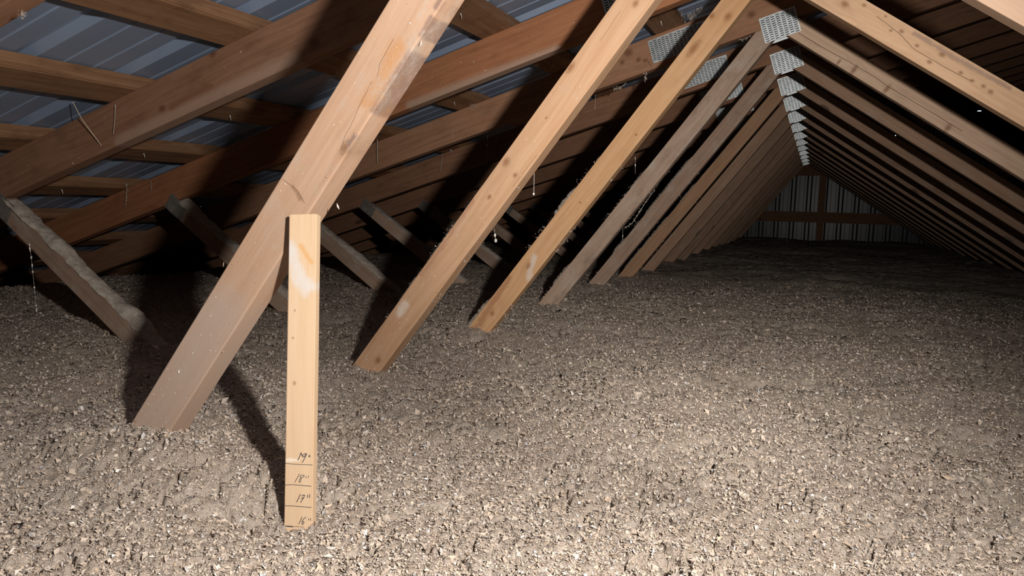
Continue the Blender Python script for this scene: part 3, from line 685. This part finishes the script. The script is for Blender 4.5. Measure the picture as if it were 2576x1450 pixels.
# loose flakes stuck on the near timbers
def stuck(k, poly_s, n, cfun):
    xs, ys, zs = [], [], []
    for i in range(n):
        q = cfun(); xs.append(q[0]); ys.append(yT(k)-0.0008); zs.append(q[1]+ZO)
    return np.array(xs), np.array(ys), np.array(zs)
AX, AY, AZ, AS = [], [], [], []
for k, n in ((1, 260), (2, 240), (3, 120)):
    for i in range(n):
        s = 0.02+0.75*rg.random()**1.6; v_ = rg.uniform(0.004, WW-0.004)
        q = Vector(((-0.40-wC)/MW, -0.40))+Vector((math.cos(aW), math.sin(aW)))*s+Vector((-math.sin(aW), math.cos(aW)))*v_
        AX.append(q.x); AY.append(yT(k)-0.0009); AZ.append(q.y+ZO); AS.append(rg.uniform(0.0006, 0.0016))
for px, py, k, s in ((1058, 110, 1, .0040), (822, 447, 1, .0040), (563, 885, 1, .0032), (851, 520, 1, .003), (563, 665, 1, .002), (505, 520, 2, .003)):
    q = at(px, py, yT(k)-0.001); AX.append(q.x); AY.append(q.y); AZ.append(q.z+ZO); AS.append(s)
for k, n, x0, x1 in ((2, 30, -2.1, -1.0), (3, 60, -1.9, -0.6), (4, 120, -1.5, -0.5), (5, 40, -1.4, -0.5)):
    for i in range(n):
        x = rg.uniform(x0, x1); z = zbot(x)+rg.uniform(0.004, CW*0.95)
        AX.append(x); AY.append(yT(k)-0.001); AZ.append(z+ZO); AS.append(rg.uniform(0.0008, 0.0026))
Vv, Ff, Cc = flakes(np.array(AX), np.array(AY), np.array(AZ), np.array(AS), RNG, 0.5, nrm=(0, -1, 0))
Cc = np.clip(Cc*1.25, 0, 0.9)
tag(np_mesh('stuck_paper_flakes', Vv, Ff, M_flake, None, False, Cc), 'tiny pale paper flakes stuck to the faces of the near timbers', 'paper flakes', kind='stuff')

def tube(bm, pts, r, seg=5):
    rings = []
    for i, p in enumerate(pts):
        d = (pts[min(i+1, len(pts)-1)]-pts[max(i-1, 0)]).normalized(); a = d.orthogonal().normalized(); c = d.cross(a)
        rings.append([bm.verts.new(p+(a*math.cos(2*math.pi*j/seg)+c*math.sin(2*math.pi*j/seg))*r) for j in range(seg)])
    for A, B in zip(rings[:-1], rings[1:]):
        for j in range(seg): bm.faces.new((A[j], A[(j+1) % seg], B[(j+1) % seg], B[j]))
def cobweb(label, pts, Y, r, beads, br, cat='cobweb', name='cobweb_strand'):
    P3 = [at(a, c, Y)+Vector((0, 0, ZO)) for a, c in pts]
    fine_ = []
    for A, B in zip(P3[:-1], P3[1:]):
        for i in range(4): fine_.append(A.lerp(B, i/4))
    fine_.append(P3[-1]); root = empty(name, fine_[0]); bm = bmesh.new(); tube(bm, [q-fine_[0] for q in fine_], r)
    mesh_obj('thread', bm, M_thread, root)
    if beads and br >= 0.004:
        cs = []
        for i in range(beads):
            f = rg.random()*(len(fine_)-1); a = int(min(f, len(fine_)-2)); cs.append(fine_[a].lerp(fine_[a+1], f-a)-fine_[0])
        scraps('dust_scraps', cs, br*0.7, 7, br*0.45, root, 1.1)
    elif beads:
        bm = bmesh.new()
        for i in range(beads):
            f = rg.random()*(len(fine_)-1) if beads > 1 else len(fine_)-1
            a = int(min(f, len(fine_)-2)); q = fine_[a].lerp(fine_[a+1], f-a)-fine_[0]
            blob(bm, q, br*rg.uniform(0.5, 1.4), rg, 1, (0.8, 0.8, 1.3))
        mesh_obj('dust_bits', bm, M_bit, root)
    tag(root, label, cat, 'dusty cobwebs hanging from the timbers')
cobweb('beaded cobweb thread hanging in front of the dark eave at far left', [(73, 612), (79, 650), (86, 720), (93, 795)], 1.38, .0004, 16, .0022)
cobweb('thin cobweb thread with one white bead below the second diagonal', [(1344, 436), (1343, 488)], 1.42, .0004, 1, .0036)
cobweb('short cobweb thread with two white bits between second and third diagonals', [(1244, 575), (1245, 592), (1247, 606)], 1.9, .0004, 4, .0036)
cobweb('straight cobweb thread in front of the fourth rafter beside the nearest diagonal', [(949, 350), (949, 408)], 2.57, .0012, 0, 0)
cobweb('faint long cobweb thread in front of the dark bay left of the second diagonal', [(1227, 340), (1224, 400), (1222, 445)], 2.5, .0003, 2, .0015)
cobweb('cobweb thread with a pale tuft between second and third diagonals near the roof', [(1498, 238), (1497, 275)], 2.55, .0003, 2, .004)
cobweb('cobweb thread under the orange rafter right of the second diagonal', [(1598, 397), (1598, 437)], 2.3, .0003, 4, .0025)
cobweb('dusty cobweb garland draped along the underside of the fourth diagonal', [(1647, 478), (1622, 512), (1605, 540), (1590, 562), (1571, 574)], 2.64, .0007, 34, .0058, name='cobweb_garland')
cobweb('cobweb thread hanging from the garland on the fourth diagonal', [(1567, 573), (1566, 605)], 2.66, .0004, 2, .002)
cobweb('short cobweb on the second rafter right of the straw', [(290, 264), (289, 300), (285, 338)], 1.378, .0006, 2, .0012)
cobweb('hanging tuft of fluff at the purlin end left of the nearest diagonal', [(318, 462), (319, 480), (317, 500), (316, 515)], 1.97, .0006, 14, .006)
cobweb('small hanging tuft on the third rafter near the left purlin', [(379, 455), (380, 470), (381, 482)], 1.98, .0005, 5, .004)
cobweb('tuft of fluff hanging under the orange rafter below its steel plate', [(1625, 180), (1624, 192), (1623, 208)], 2.62, .0005, 12, .0065)
cobweb('fluff string under the orange rafter beside the second diagonal', [(1545, 225), (1560, 222), (1576, 208)], 2.64, .0006, 14, .0065)
cobweb('row of fluff bits under the rafter left of the front ridge plate', [(1822, 100), (1850, 95), (1870, 100), (1890, 90)], 2.63, .0004, 16, .005)
cobweb('dust thread on the fifth rafter behind the nearest diagonal', [(1112, 386), (1112, 402), (1107, 432)], 3.19, .0008, 0, 0)

bm = bmesh.new(); tube(bm, [at(183, 257, 1.345)+Vector((0, 0, ZO)), at(206, 300, 1.352)+Vector((0, 0, ZO)), at(255, 367, 1.385)+Vector((0, 0, ZO))], .0011)
M_straw = plain('dry_straw', (0.62, 0.50, 0.36), 0.7)
tag(mesh_obj('straw_stalk', bm, M_straw), 'single pale straw stalk leaning against the second rafter at upper left', 'straw')
def fluff(label, spots, Y, n, r, sub=1):
    cs = []
    for i in range(n):
        a, c = rg.choice(spots); q = at(a+rg.uniform(-8, 8), c+rg.uniform(-6, 6), Y+rg.uniform(-0.015, 0.01)); cs.append((q.x, q.y, q.z+ZO))
    tag(scraps('insulation_tuft', cs, r, 9, r*0.5, None, 1.0), label, 'insulation', kind='stuff')
fluff('fluff heaped behind the orange rafter where roof sheet meets the purlin', [(1708, 30), (1712, 40), (1718, 50), (1735, 42), (1748, 36), (1760, 28)], 2.60, 60, .006)
fluff('pale fluff tuft on the purlin end above the fourth rafter', [(1190, 265), (1192, 262), (1187, 268)], 2.60, 22, .005)
fluff('white fluff speck stuck on the nearest rafter at the top left corner', [(54, 36), (56, 40), (52, 38)], 0.775, 14, .0028)
